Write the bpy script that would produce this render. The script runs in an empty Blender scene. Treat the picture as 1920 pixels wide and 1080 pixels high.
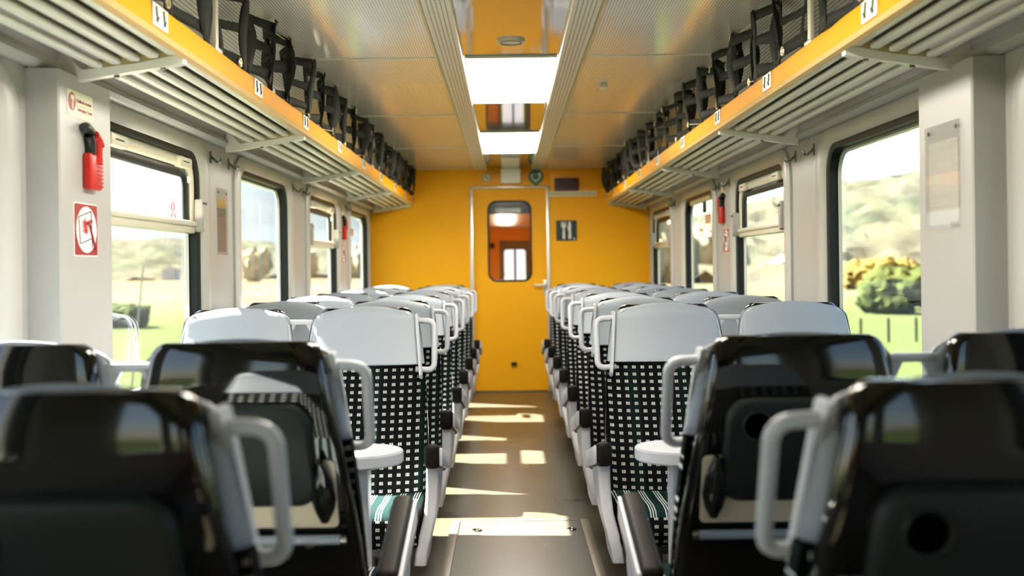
import bpy, bmesh, math, random
from math import pi, sin, cos, radians
from mathutils import Vector, Matrix

random.seed(7)
scene = bpy.context.scene
COL = scene.collection

# ------------------------------------------------------------------ camera
F_PX = 2025.0
CAM = Vector((-0.027, 0.0, 1.207))
cam_data = bpy.data.cameras.new('camera')
cam = bpy.data.objects.new('camera', cam_data)
COL.objects.link(cam)
cam_data.sensor_width = 36.0
cam_data.lens = F_PX / 1920.0 * 36.0
cam_data.shift_x = (960 - 952) / 1920.0
cam_data.shift_y = -(540 - 502) / 1920.0
ROLL = 0.013
cam.matrix_world = (Matrix.Translation(CAM) @ Matrix.Rotation(radians(90), 4, 'X')
                    @ Matrix.Rotation(-ROLL, 4, 'Z'))
cam_data.clip_start = 0.05
cam_data.clip_end = 6000
cam_data.dof.use_dof = True
cam_data.dof.focus_distance = 4.15
cam_data.dof.aperture_fstop = 2.3
scene.camera = cam

# ------------------------------------------------------------------ view / exposure
scene.view_settings.view_transform = 'Standard'
scene.view_settings.look = 'None'
scene.view_settings.gamma = 1.0
scene.view_settings.use_curve_mapping = False
scene.view_settings.exposure = 1.08
scene.cycles.max_bounces = 10
scene.cycles.diffuse_bounces = 6
scene.cycles.glossy_bounces = 5
scene.cycles.transparent_max_bounces = 16
scene.cycles.sample_clamp_indirect = 6.0
scene.cycles.caustics_reflective = False
scene.cycles.caustics_refractive = False
scene.cycles.use_denoising = True

# ------------------------------------------------------------------ sky + sun
SUN_DIR = Vector((1.0, -0.48, -1.02)).normalized()
world = bpy.data.worlds.new('world')
scene.world = world
world.use_nodes = True
wn = world.node_tree
bg = wn.nodes['Background']
sky = wn.nodes.new('ShaderNodeTexSky')
sky.sky_type = 'NISHITA'
sky.sun_disc = False
sky.sun_elevation = radians(45)
sky.sun_rotation = radians(-116)
sky.air_density = 1.0
sky.dust_density = 1.2
wn.links.new(sky.outputs[0], bg.inputs[0])
bg.inputs[1].default_value = 0.29
sun_d = bpy.data.lights.new('sun', 'SUN')
sun_d.energy = 84.0
sun_d.angle = radians(0.6)
sun_d.color = (1.0, 0.93, 0.83)
sun_o = bpy.data.objects.new('sun', sun_d)
sun_o.rotation_euler = SUN_DIR.to_track_quat('-Z', 'Y').to_euler()
sun_o.location = (-8, 4, 9)
COL.objects.link(sun_o)
LAMP_EMIT = 15.0

# ------------------------------------------------------------------ node helpers
class NT:
    def __init__(s, name):
        s.mat = bpy.data.materials.new(name)
        s.mat.use_nodes = True
        s.t = s.mat.node_tree
        s.b = s.t.nodes['Principled BSDF']
        s.out = s.t.nodes['Material Output']
    def link(s, a, b): s.t.links.new(a, b)
    def m(s, op, a, b=None, c=None):
        n = s.t.nodes.new('ShaderNodeMath'); n.operation = op
        for i, v in enumerate((a, b, c)):
            if v is None: continue
            if isinstance(v, (int, float)): n.inputs[i].default_value = v
            else: s.link(v, n.inputs[i])
        return n.outputs[0]
    def obj(s):
        tc = s.t.nodes.new('ShaderNodeTexCoord')
        sp = s.t.nodes.new('ShaderNodeSeparateXYZ')
        s.link(tc.outputs['Object'], sp.inputs[0])
        return tc, sp.outputs
    def mix(s, f, a, b):
        n = s.t.nodes.new('ShaderNodeMix'); n.data_type = 'RGBA'
        for i, v in ((0, f), (6, a), (7, b)):
            if isinstance(v, (int, float)): n.inputs[i].default_value = v
            elif isinstance(v, tuple): n.inputs[i].default_value = v if len(v) == 4 else (*v, 1)
            else: s.link(v, n.inputs[i])
        return n.outputs[2]
    def noise(s, vec, scale, detail=3):
        n = s.t.nodes.new('ShaderNodeTexNoise')
        n.inputs['Scale'].default_value = scale
        n.inputs['Detail'].default_value = detail
        if vec is not None: s.link(vec, n.inputs['Vector'])
        return n.outputs[0]
    def band(s, v, lo, hi):      # 1 where lo < v < hi
        return s.m('MULTIPLY', s.m('GREATER_THAN', v, lo), s.m('LESS_THAN', v, hi))
    def bump(s, h, strength, dist):
        n = s.t.nodes.new('ShaderNodeBump')
        n.inputs['Strength'].default_value = strength
        n.inputs['Distance'].default_value = dist
        s.link(h, n.inputs['Height'])
        s.link(n.outputs[0], s.b.inputs['Normal'])

def mat(name, col, rough=0.5, metal=0.0, coat=0.0, var=0.05, spec=0.5, scale=6.0, bump=0.0):
    n = NT(name)
    tc, _ = n.obj()
    f = n.noise(tc.outputs['Object'], scale)
    a = tuple(max(0, c * (1 - var)) for c in col); b = tuple(min(1, c * (1 + var)) for c in col)
    n.link(n.mix(f, a, b), n.b.inputs['Base Color'])
    n.b.inputs['Roughness'].default_value = rough
    n.b.inputs['Metallic'].default_value = metal
    n.b.inputs['Coat Weight'].default_value = coat
    n.b.inputs['Coat Roughness'].default_value = 0.04
    n.b.inputs['Specular IOR Level'].default_value = spec
    if bump:
        n.bump(n.noise(tc.outputs['Object'], scale * 40, 2), bump, 0.001)
    return n.mat

M = {}
M['wall'] = mat('wall_paint', (0.41, 0.402, 0.388), 0.34, var=0.03)
M['trim'] = mat('window_trim_plastic', (0.47, 0.462, 0.44), 0.3, var=0.03)
M['seal'] = mat('black_rubber', (0.010, 0.012, 0.011), 0.4, spec=0.25)
M['alu'] = mat('aluminium', (0.72, 0.70, 0.64), 0.32, metal=0.6)
M['cream'] = mat('cream_metal', (0.66, 0.62, 0.50), 0.35)
M['tan'] = mat('tan_plate', (0.60, 0.48, 0.24), 0.45)
M['white'] = mat('white_plastic', (0.80, 0.79, 0.76), 0.35)
M['yellow'] = mat('yellow_laminate', (0.98, 0.45, 0.002), 0.5, var=0.02)
M['yellow'].node_tree.nodes['Principled BSDF'].inputs['Specular IOR Level'].default_value = 0.25
M['yellow_dull'] = mat('yellow_panel', (0.93, 0.40, 0.004), 0.42, var=0.02)
M['rail'] = mat('rail_yellow', (0.96, 0.40, 0.002), 0.55, var=0.03, spec=0.12)
M['raillip'] = mat('rail_lip', (0.80, 0.52, 0.20), 0.4)
M['slat'] = mat('slat_enamel', (0.82, 0.80, 0.74), 0.3, var=0.03)
M['shell'] = mat('black_gloss_shell', (0.004, 0.004, 0.0036), 0.05, var=0.2, spec=0.6)
M['shell'].node_tree.nodes['Principled BSDF'].inputs['IOR'].default_value = 1.5
M['void'] = mat('deep_black', (0.001, 0.001, 0.001), 0.9, spec=0.0)
M['matte'] = mat('dark_green_matte', (0.0085, 0.0115, 0.0108), 0.5, bump=0.3, spec=0.25)
M['black'] = mat('black_plastic', (0.01, 0.009, 0.008), 0.35)
M['pad'] = mat('armrest_pad', (0.008, 0.0062, 0.004), 0.55, spec=0.15)
M['grey'] = mat('light_grey_plastic', (0.46, 0.47, 0.50), 0.35, var=0.03)
M['head'] = mat('grey_leatherette', (0.285, 0.315, 0.355), 0.5, var=0.05, bump=0.15, scale=8)
M['pocket'] = mat('beige_pocket', (0.55, 0.46, 0.33), 0.5)
M['chrome'] = mat('chrome', (0.3, 0.3, 0.29), 0.18, metal=1.0)
M['steel'] = mat('steel_strip', (0.16, 0.135, 0.105), 0.42, metal=0.4)
M['red'] = mat('red_plastic', (0.50, 0.012, 0.008), 0.35)
M['darkred'] = mat('dark_red', (0.13, 0.006, 0.006), 0.35)
M['sign_red'] = mat('sticker_red', (0.30, 0.012, 0.012), 0.4)
M['sign_white'] = mat('sticker_white', (0.78, 0.78, 0.76), 0.4)
M['sign_cream'] = mat('sticker_cream', (0.76, 0.72, 0.52), 0.4)
M['sign_dark'] = mat('sticker_ink', (0.025, 0.025, 0.02), 0.5)
M['navy'] = mat('sign_navy', (0.004, 0.022, 0.035), 0.35)
M['green'] = mat('sign_green', (0.006, 0.085, 0.03), 0.4)
M['palegreen'] = mat('pale_green', (0.42, 0.62, 0.40), 0.4)
M['brown'] = mat('brown_display', (0.045, 0.006, 0.003), 0.3)
M['strap'] = mat('black_webbing', (0.012, 0.013, 0.009), 0.75, var=0.3, scale=60)
M['brass'] = mat('grommet_metal', (0.80, 0.72, 0.48), 0.3, metal=0.9)
M['cord'] = mat('pale_cord', (0.62, 0.55, 0.38), 0.6)
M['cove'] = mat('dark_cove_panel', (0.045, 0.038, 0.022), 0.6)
M['vest'] = mat('vestibule_wall', (0.92, 0.54, 0.14), 0.5)
M['greydk'] = mat('grey_panel', (0.22, 0.25, 0.27), 0.4)

def glass(name, dust=0.05, tint=(0.95, 0.97, 0.96), refl=0.2):
    n = NT(name); t = n.t
    tr = t.nodes.new('ShaderNodeBsdfTransparent'); tr.inputs[0].default_value = (*tint, 1)
    gl = t.nodes.new('ShaderNodeBsdfGlossy'); gl.inputs['Roughness'].default_value = 0.02
    fr = t.nodes.new('ShaderNodeFresnel'); fr.inputs[0].default_value = 1.4
    mx = t.nodes.new('ShaderNodeMixShader')
    n.link(n.m('MULTIPLY', fr.outputs[0], refl), mx.inputs[0])
    n.link(tr.outputs[0], mx.inputs[1]); n.link(gl.outputs[0], mx.inputs[2])
    tl = t.nodes.new('ShaderNodeBsdfTranslucent'); tl.inputs[0].default_value = (0.9, 0.92, 0.92, 1)
    tc, _ = n.obj()
    f = n.m('MULTIPLY', n.noise(tc.outputs['Object'], 3.0), dust * 2)
    m2 = t.nodes.new('ShaderNodeMixShader')
    n.link(f, m2.inputs[0]); n.link(mx.outputs[0], m2.inputs[1]); n.link(tl.outputs[0], m2.inputs[2])
    n.link(m2.outputs[0], n.out.inputs[0])
    t.nodes.remove(n.b)
    return n.mat
M['glass'] = glass('window_glass', 0.0012)
M['doorglass'] = glass('door_glass', 0.01)
M['perspex'] = glass('clear_acrylic', 0.10, (0.975, 0.97, 0.965), 0.25)

def emis(name, col, s):
    n = NT(name)
    tc, _ = n.obj()
    f = n.noise(tc.outputs['Object'], 2.0)
    n.b.inputs['Base Color'].default_value = (0.9, 0.9, 0.88, 1)
    n.b.inputs['Roughness'].default_value = 0.15
    n.link(n.mix(f, tuple(c * .97 for c in col), col), n.b.inputs['Emission Color'])
    n.b.inputs['Emission Strength'].default_value = s
    return n.mat
M['lamp'] = emis('lamp_diffuser', (1.0, 0.93, 0.80), LAMP_EMIT)
M['lamp2'] = emis('vestibule_lamp', (1.0, 0.95, 0.85), 16.0)

# perforated ceiling sheet: rows of fine holes running along the car
n = NT('perforated_ceiling'); tc, o = n.obj()
fx = n.m('FRACT', n.m('DIVIDE', o[0], 0.0115)); fy = n.m('FRACT', n.m('DIVIDE', o[1], 0.016))
hole = n.m('MULTIPLY', n.band(fx, 0.3, 0.68), n.band(fy, 0.1, 0.85))
n.link(n.mix(hole, (0.80, 0.77, 0.70), (0.33, 0.29, 0.23)), n.b.inputs['Base Color'])
n.b.inputs['Roughness'].default_value = 0.2
n.b.inputs['Coat Weight'].default_value = 0.4
n.b.inputs['Coat Roughness'].default_value = 0.1
M['perf'] = n.mat
# slotted vent strip
n = NT('slotted_strip'); tc, o = n.obj()
ax = n.m('ABSOLUTE', o[0])
t_ = n.m('DIVIDE', n.m('SUBTRACT', ax, 0.232), 0.0165)
ln = n.m('MULTIPLY', n.band(n.m('FRACT', t_), 0.35, 0.62), n.band(t_, 0.0, 5.0))
ln = n.m('MULTIPLY', ln, n.band(n.m('FRACT', n.m('DIVIDE', o[1], 0.03)), 0.12, 0.9))
n.link(n.mix(ln, (0.68, 0.65, 0.58), (0.13, 0.11, 0.08)), n.b.inputs['Base Color'])
n.b.inputs['Roughness'].default_value = 0.3
M['slot'] = n.mat
# polished centre ceiling panel
n = NT('polished_panel'); tc, o = n.obj()
wv = n.m('SINE', n.m('MULTIPLY', o[1], 420.0))
n.link(n.mix(n.noise(tc.outputs['Object'], 1.2), (0.50, 0.46, 0.40), (0.58, 0.54, 0.47)), n.b.inputs['Base Color'])
n.b.inputs['Metallic'].default_value = 0.75
n.b.inputs['Roughness'].default_value = 0.07
n.b.inputs['Coat Weight'].default_value = 0.5
n.bump(wv, 0.02, 0.0004)
M['polish'] = n.mat
# seat moquette: columns of three short white bars
def dashes(n, u, v, pu=0.0315, pv=0.0265):
    fu = n.m('FRACT', n.m('DIVIDE', u, pu)); fv = n.m('FRACT', n.m('DIVIDE', v, pv))
    tri = n.m('FRACT', n.m('MULTIPLY', n.m('SUBTRACT', fu, 0.27), 3.0 / 0.46))
    return n.m('MULTIPLY', n.m('MULTIPLY', n.band(fu, 0.27, 0.73), n.band(tri, 0.20, 0.72)), n.band(fv, 0.30, 0.70))
n = NT('seat_moquette'); tc, o = n.obj()
d = dashes(n, n.m('ADD', o[0], 5.0), n.m('ADD', o[2], 5.0))
gr = n.m('GREATER_THAN', n.m('SINE', n.m('MULTIPLY', o[0], 33.2)), 0.72)
base = n.mix(gr, (0.0035, 0.004, 0.004), (0.004, 0.009, 0.008))
n.link(n.mix(d, base, (0.62, 0.63, 0.60)), n.b.inputs['Base Color'])
n.b.inputs['Roughness'].default_value = 0.9
n.b.inputs['Specular IOR Level'].default_value = 0.05
M['fabric'] = n.mat
n = NT('cushion_moquette'); tc, o = n.obj()
d = dashes(n, n.m('ADD', o[0], 5.0), n.m('ADD', o[2], 5.0))
fu = n.m('FRACT', n.m('DIVIDE', n.m('ADD', o[0], 5.0), 0.052))
tri = n.m('FRACT', n.m('MULTIPLY', n.m('SUBTRACT', fu, 0.2), 3.0 / 0.5))
st = n.m('MULTIPLY', n.band(fu, 0.2, 0.7), n.band(tri, 0.3, 0.62))
sn = n.t.nodes.new('ShaderNodeSeparateXYZ'); n.link(tc.outputs['Normal'], sn.inputs[0])
top = n.m('GREATER_THAN', sn.outputs[2], 0.55)
cf = n.mix(d, (0.0035, 0.004, 0.004), (0.62, 0.63, 0.60))
ct = n.mix(st, (0.0035, 0.015, 0.0145), (0.55, 0.57, 0.56))
n.link(n.mix(top, cf, ct), n.b.inputs['Base Color'])
n.b.inputs['Roughness'].default_value = 0.9
n.b.inputs['Specular IOR Level'].default_value = 0.05
M['cushion'] = n.mat
# floor vinyl
n = NT('floor_vinyl'); tc, o = n.obj()
f1 = n.noise(tc.outputs['Object'], 2.2, 5); f2 = n.noise(tc.outputs['Object'], 180.0, 2)
c = n.mix(f1, (0.033, 0.0265, 0.0155), (0.060, 0.0485, 0.0305))
n.link(n.mix(n.m('MULTIPLY', f2, 0.4), c, (0.085, 0.078, 0.062)), n.b.inputs['Base Color'])
rg = n.m('ADD', n.m('MULTIPLY', f1, 0.2), 0.2)
n.link(rg, n.b.inputs['Roughness'])
M['floor'] = n.mat
n = NT('hatch_vinyl'); tc, o = n.obj()
f1 = n.noise(tc.outputs['Object'], 3.2, 5)
n.link(n.mix(f1, (0.040, 0.034, 0.026), (0.072, 0.062, 0.048)), n.b.inputs['Base Color'])
n.b.inputs['Roughness'].default_value = 0.32
M['hatch'] = n.mat
# outdoors
n = NT('meadow'); tc, o = n.obj()
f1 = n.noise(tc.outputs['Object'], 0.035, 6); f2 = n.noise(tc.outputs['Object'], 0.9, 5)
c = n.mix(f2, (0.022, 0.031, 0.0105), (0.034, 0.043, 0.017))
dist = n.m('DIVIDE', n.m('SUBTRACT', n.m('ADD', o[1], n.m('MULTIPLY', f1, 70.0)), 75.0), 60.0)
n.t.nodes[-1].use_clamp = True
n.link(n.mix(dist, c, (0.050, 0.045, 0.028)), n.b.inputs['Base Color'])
n.b.inputs['Roughness'].default_value = 0.95
n.b.inputs['Specular IOR Level'].default_value = 0.0
M['meadow'] = n.mat
def leafy(name, a, b, c3, scale):
    n = NT(name); tc, o = n.obj()
    f1 = n.noise(tc.outputs['Object'], scale, 6); f2 = n.noise(tc.outputs['Object'], scale * 0.21, 3)
    r = n.t.nodes.new('ShaderNodeValToRGB'); n.link(f1, r.inputs[0])
    r.color_ramp.elements[0].position = 0.36; r.color_ramp.elements[0].color = (*a, 1)
    r.color_ramp.elements[1].position = 0.64; r.color_ramp.elements[1].color = (*b, 1)
    n.link(n.mix(n.m('MULTIPLY', f2, 0.75), r.outputs[0], c3), n.b.inputs['Base Color'])
    n.b.inputs['Roughness'].default_value = 0.95
    n.b.inputs['Specular IOR Level'].default_value = 0.0
    return n.mat
M['forest'] = leafy('autumn_forest', (0.008, 0.018, 0.013), (0.036, 0.046, 0.028), (0.044, 0.030, 0.028), 0.16)
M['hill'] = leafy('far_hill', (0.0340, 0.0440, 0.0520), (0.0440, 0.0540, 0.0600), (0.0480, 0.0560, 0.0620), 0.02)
M['bush'] = leafy('bush_leaves', (0.006, 0.015, 0.005), (0.026, 0.037, 0.013), (0.028, 0.030, 0.012), 2.5)
M['goldbush'] = leafy('golden_leaves', (0.0408, 0.0336, 0.0096), (0.0816, 0.0648, 0.0216), (0.0768, 0.0528, 0.0144), 1.2)
M['treelt'] = leafy('pale_tree_leaves', (0.10, 0.12, 0.08), (0.24, 0.22, 0.13), (0.26, 0.19, 0.12), 0.8)
M['wood'] = mat('weathered_wood', (0.006, 0.005, 0.003), 0.8, spec=0.0)
M['pole'] = mat('pole_paint', (0.12, 0.12, 0.12), 0.6)
M['render'] = mat('white_render', (0.3, 0.3, 0.29), 0.8)
M['rooftile'] = mat('grey_roof', (0.35, 0.30, 0.28), 0.8)

# ------------------------------------------------------------------ object helpers
def finish(name, bm, m, parent=None, smooth=True, recalc=True, angle=40):
    if recalc: bmesh.ops.recalc_face_normals(bm, faces=bm.faces)
    me = bpy.data.meshes.new(name)
    bm.to_mesh(me); bm.free()
    me.materials.append(M[m] if isinstance(m, str) else m)
    if smooth:
        me.polygons.foreach_set('use_smooth', [True] * len(me.polygons))
        me.set_sharp_from_angle(angle=radians(angle))
    o = bpy.data.objects.new(name, me)
    COL.objects.link(o)
    if parent: o.parent = parent
    return o
def tag(o, label, cat, group=None, kind=None):
    o['label'] = label; o['category'] = cat
    if group: o['group'] = group
    if kind: o['kind'] = kind
    return o
def thing(name, label, cat, loc=(0, 0, 0), rz=0.0, group=None):
    o = bpy.data.objects.new(name, None)
    o.empty_display_size = 0.1
    COL.objects.link(o); o.location = loc; o.rotation_euler = (0, 0, rz)
    return tag(o, label, cat, group)
def struct(o, label=None):
    o['kind'] = 'structure'
    if label: o['label'] = label; o['category'] = label.split()[-1] if False else o.name.split('_')[0]
    return o
def copy_tree(o, parent=None):
    c = o.copy(); COL.objects.link(c); c.parent = parent
    for ch in o.children: copy_tree(ch, c)
    return c
def nb(): return bmesh.new()
def box(bm, x0, x1, y0, y1, z0, z1, r=0.0, seg=2):
    mtx = Matrix.Translation(((x0 + x1) / 2, (y0 + y1) / 2, (z0 + z1) / 2)) @ Matrix.Diagonal((abs(x1 - x0), abs(y1 - y0), abs(z1 - z0), 1))
    g = bmesh.ops.create_cube(bm, size=1.0, matrix=mtx)
    if r > 0:
        es = list({e for v in g['verts'] for e in v.link_edges})
        bmesh.ops.bevel(bm, geom=es, offset=r, segments=seg, affect='EDGES', profile=0.5)
def loft(bm, rings, closed=False, cap=True):
    vs = [[bm.verts.new(p) for p in r] for r in rings]
    k = len(vs[0])
    pairs = list(zip(vs, vs[1:])) + ([(vs[-1], vs[0])] if closed else [])
    for a, b in pairs:
        for i in range(k):
            j = (i + 1) % k
            bm.faces.new((a[i], a[j], b[j], b[i]))
    if cap and not closed:
        bm.faces.new(vs[0]); bm.faces.new(list(reversed(vs[-1])))
def rr(cx, cy, hw, hh, r, n=6):            # rounded rectangle outline in 2D
    r = max(1e-4, min(r, hw * .999, hh * .999)); pts = []
    for qx, qy, a0 in ((1, 1, 0), (-1, 1, 90), (-1, -1, 180), (1, -1, 270)):
        for i in range(n + 1):
            a = radians(a0 + 90 * i / n)
            pts.append((cx + qx * (hw - r) + r * cos(a), cy + qy * (hh - r) + r * sin(a)))
    return pts
def ell(cx, cy, a, b, n=28):
    return [(cx + a * cos(2 * pi * i / n), cy + b * sin(2 * pi * i / n)) for i in range(n)]
def prism(bm, pts, f, t0, t1):             # outline pts extruded: f(u, v, t) -> xyz
    loft(bm, [[f(u, v, t0) for u, v in pts], [f(u, v, t1) for u, v in pts]])
def tube(bm, path, r, k=10, closed=False, flat=None):
    pts = [Vector(p) for p in path]; rings = []
    N = len(pts); up = None
    for i, p in enumerate(pts):
        if closed: d = (pts[(i + 1) % N] - pts[i - 1]).normalized()
        else: d = (pts[min(i + 1, N - 1)] - pts[max(i - 1, 0)]).normalized()
        if up is None:
            up = Vector((0, 0, 1)) if abs(d.z) < .9 else Vector((0, 1, 0))
        a = d.cross(up).normalized(); b = a.cross(d).normalized(); up = b
        ra, rb = (r, r) if flat is None else flat
        rings.append([tuple(p + a * ra * cos(2 * pi * j / k) + b * rb * sin(2 * pi * j / k)) for j in range(k)])
    loft(bm, rings, closed=closed)
def fillet(path, r, n=5):                  # round the corners of a polyline
    P = [Vector(p) for p in path]; out = [P[0]]
    for a, b, c in zip(P, P[1:], P[2:]):
        d1 = (a - b); d2 = (c - b); q = min(r, d1.length * .49, d2.length * .49)
        s, e = b + d1.normalized() * q, b + d2.normalized() * q
        for i in range(n + 1):
            t = i / n
            out.append(s * (1 - t) ** 2 + b * 2 * t * (1 - t) + e * t * t)
    out.append(P[-1]); return out
def cyl(bm, c, axis, r, h, k=20):
    c = Vector(c); ax = Vector(axis).normalized()
    tube(bm, [c - ax * h / 2, c + ax * h / 2], r, k)
def torus(bm, c, axis, R, r, n=16, k=6):
    c = Vector(c); ax = Vector(axis).normalized()
    u = ax.orthogonal().normalized(); v = ax.cross(u)
    rings = []
    for i in range(n):
        a = 2 * pi * i / n; d = u * cos(a) + v * sin(a)
        rings.append([tuple(c + d * (R + r * cos(2 * pi * j / k)) + ax * r * sin(2 * pi * j / k)) for j in range(k)])
    loft(bm, rings, closed=True)
def interp(tab, t):
    for (a, x), (b, y) in zip(tab, tab[1:]):
        if t <= b:
            f = (t - a) / (b - a); f = max(0, min(1, f))
            return x + (y - x) * f
    return tab[-1][1]

# ================================================================== SETTING
HW = 1.35            # half width of the car inside
Y0, Y1 = -5.6, 10.5
WC = [4.06 + 1.85 * k for k in range(-5, 4)]      # window centres along the car
W_HW, W_Z0, W_Z1 = 0.58, 0.74, 1.712
W_ZC, W_HH = (W_Z0 + W_Z1) / 2, (W_Z1 - W_Z0) / 2
CEIL = 2.17

# floor
bm = nb(); box(bm, -1.42, 1.42, Y0 - .1, 10.62, -0.06, 0.0)
fl = finish('floor', bm, 'floor', smooth=False); struct(fl)
# floor hatch
h = thing('floor_hatch', 'floor hatch plate with metal edge strips in the aisle', 'hatch', (0.016, 4.4, 0))
bm = nb(); box(bm, -.285, .285, -1.2, .73, 0.0, .004); finish('hatch_plate', bm, 'hatch', h, smooth=False)
for s in (-1, 1):
    bm = nb(); box(bm, s * .305 - .02, s * .305 + .02, -1.2, .74, 0, .009, .003); finish('edge_strip', bm, 'steel', h)
bm = nb(); box(bm, -.29, .29, .725, .75, 0, .007, .003); finish('edge_strip', bm, 'steel', h)
for x in (-.2, .235):
    bm = nb(); torus(bm, (x, .55, .007), (0, 0, 1), .02, .003); finish('pull_ring', bm, 'chrome', h)

# side walls
def side_wall(s, name):
    X = lambda a: s * a
    bm = nb()
    def b(y0, y1, z0, z1):
        box(bm, min(X(HW), X(HW + .05)), max(X(HW), X(HW + .05)), y0, y1, z0, z1)
    b(Y0, Y1, 0, .70); b(Y0, Y1, 1.752, 2.3)
    e = Y0
    for c in WC:
        b(e, c - .62, .70, 1.752); e = c + .62
    b(e, Y1, .70, 1.752)
    return struct(finish(name, bm, 'wall', smooth=False))
side_wall(-1, 'wall_left'); side_wall(1, 'wall_right')

HOP = {-1: {5: True, 7: True}, 1: {6: True, 8: True}}
num = 0
def window(s, c, hop, num):
    def ring(bm, prof, close=True):        # prof: (expand along y, expand along z, distance out from wall face)
        rings = []
        for ey, ez, p in prof:
            rings.append([(s * (HW + p), y, z) for y, z in rr(c, W_ZC, W_HW + ey, W_HH + ez, .12 + min(ey, ez) * .6)])
        loft(bm, rings, closed=close, cap=False)
    root = bpy.data.objects.new('window_%d' % num, None); COL.objects.link(root)
    root['kind'] = 'structure'
    root.empty_display_size = .1
    bm = nb(); ring(bm, [(.125, .066, .001), (.123, .064, -.012), (.105, .05, -.02), (.035, .028, -.02), (.006, .005, -.01), (-.002, -.002, .0), (-.002, -.002, .02), (.06, .05, .02)])
    finish('window_trim', bm, 'trim', root)
    bm = nb(); ring(bm, [(.0, .0, -.004), (-.014, -.014, -.002), (-.022, -.022, .004), (-.024, -.024, .055), (.03, .03, .055), (.03, .03, .0)])
    finish('rubber_seal', bm, 'seal', root)
    bm = nb(); ring(bm, [(-.022, -.022, .040), (-.036, -.036, .036), (-.040, -.040, .05), (-.02, -.02, .055)])
    finish('glazing_bead', bm, 'alu', root)
    bm = nb()
    P = rr(c, W_ZC, W_HW - .02, W_HH - .02, .1)
    prism(bm, P, lambda u, v, t: (s * (HW + t), u, v), .046, .052)
    g = finish('glass_pane', bm, 'glass', root, smooth=False)
    if hop:
        zr = 1.395
        bm = nb()
        xs = sorted((s * (HW + .006), s * (HW + .05)))
        box(bm, xs[0], xs[1], c - W_HW + .03, c + W_HW - .03, zr - .026, zr + .022, .008)
        xs = sorted((s * (HW - .006), s * (HW + .02)))
        box(bm, xs[0], xs[1], c - W_HW + .02, c + W_HW - .02, zr + .004, zr + .026, .007)
        finish('transom_rail', bm, 'cream', root)
        bm = nb()
        path = [(s * (HW + .018), c - W_HW + .05, zr), (s * (HW + .018), c - W_HW + .05, W_Z1 - .048),
                (s * (HW + .018), c + W_HW - .05, W_Z1 - .048), (s * (HW + .018), c + W_HW - .05, zr)]
        tube(bm, fillet(path, .09), .014, 8, flat=(.010, .024))
        finish('hopper_frame', bm, 'cream', root)
        bm = nb()
        path = [(s * (HW + .034), c - W_HW + .085, zr), (s * (HW + .034), c - W_HW + .085, W_Z1 - .084),
                (s * (HW + .034), c + W_HW - .085, W_Z1 - .084), (s * (HW + .034), c + W_HW - .085, zr)]
        tube(bm, fillet(path, .07), .016, 8, flat=(.012, .026))
        finish('inner_seal', bm, 'seal', root)
        for yy in (c - .38, c + .38):
            bm = nb(); xs = sorted((s * (HW - .01), s * (HW + .02)))
            box(bm, xs[0], xs[1], yy - .08, yy + .08, W_Z1 - .078, W_Z1 - .032, .008)
            l = finish('hinge_plate', bm, 'cream', root)
            bm = nb(); xs = sorted((s * (HW - .012), s * (HW - .008)))
            box(bm, xs[0], xs[1], yy - .045, yy + .03, W_Z1 - .056, W_Z1 - .051)
            finish('slot', bm, 'sign_dark', l, smooth=False)
        for yy in (c - W_HW + .015, c + W_HW - .015):
            bm = nb()
            pr = [(-.028, .12), (.028, .125), (.036, .105), (.012, -.01), (-.012, -.02), (-.028, .0)]
            sg = 1 if yy > c else -1
            prism(bm, [(yy + sg * a, zr + b) for a, b in pr], lambda u, v, t: (s * (HW + t), u, v), -.03, .01)
            bmesh.ops.bevel(bm, geom=bm.edges[:], offset=.004, segments=2, affect='EDGES')
            l = finish('catch', bm, 'trim', root)
            bm = nb(); xs = sorted((s * (HW - .032), s * (HW - .028)))
            box(bm, xs[0], xs[1], yy - .026, yy + .026, zr + .098, zr + .108)
            finish('catch_slot', bm, 'sign_dark', l, smooth=False)
    return root
for s in (-1, 1):
    for i, c in enumerate(WC):
        num += 1
        window(s, c, HOP[s].get(i, False), num)

# rows of screws over the trim are modelled as part of cornice
for s, nm in ((-1, 'trim_1'), (1, 'trim_2')):       # half-round cornice under the rack
    bm = nb()
    prof = [(1.352, 1.782), (1.335, 1.776), (1.315, 1.782), (1.305, 1.796), (1.308, 1.812), (1.325, 1.822), (1.352, 1.826)]
    loft(bm, [[(s * x, y, z) for x, z in prof] for y in (Y0, Y1)])
    struct(finish(nm, bm, 'wall'))
    bm = nb()                                        # sloping fascia behind the rack
    prof = [(1.352, 1.818), (1.322, 1.818), (1.302, 1.885), (1.352, 1.885)]
    loft(bm, [[(s * x, y, z) for x, z in prof] for y in (Y0, Y1)])
    struct(finish('trim_%d' % (3 if s < 0 else 4), bm, 'wall'))
    bm = nb()                                        # corner panel, painted dark for the shade above the slats
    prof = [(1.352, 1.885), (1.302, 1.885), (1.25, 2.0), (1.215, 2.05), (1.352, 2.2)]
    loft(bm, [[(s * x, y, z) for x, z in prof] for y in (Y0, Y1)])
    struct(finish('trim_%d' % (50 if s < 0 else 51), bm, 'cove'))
    bm = nb()                                        # curved edge of the perforated ceiling
    prof = [(1.352, 2.2), (1.215, 2.05), (1.16, 2.1), (1.08, 2.145), (.985, 2.17), (.985, 2.2)]
    loft(bm, [[(s * x, y, z) for x, z in prof] for y in (Y0, Y1)])
    struct(finish('ceiling', bm, 'perf'))

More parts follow.
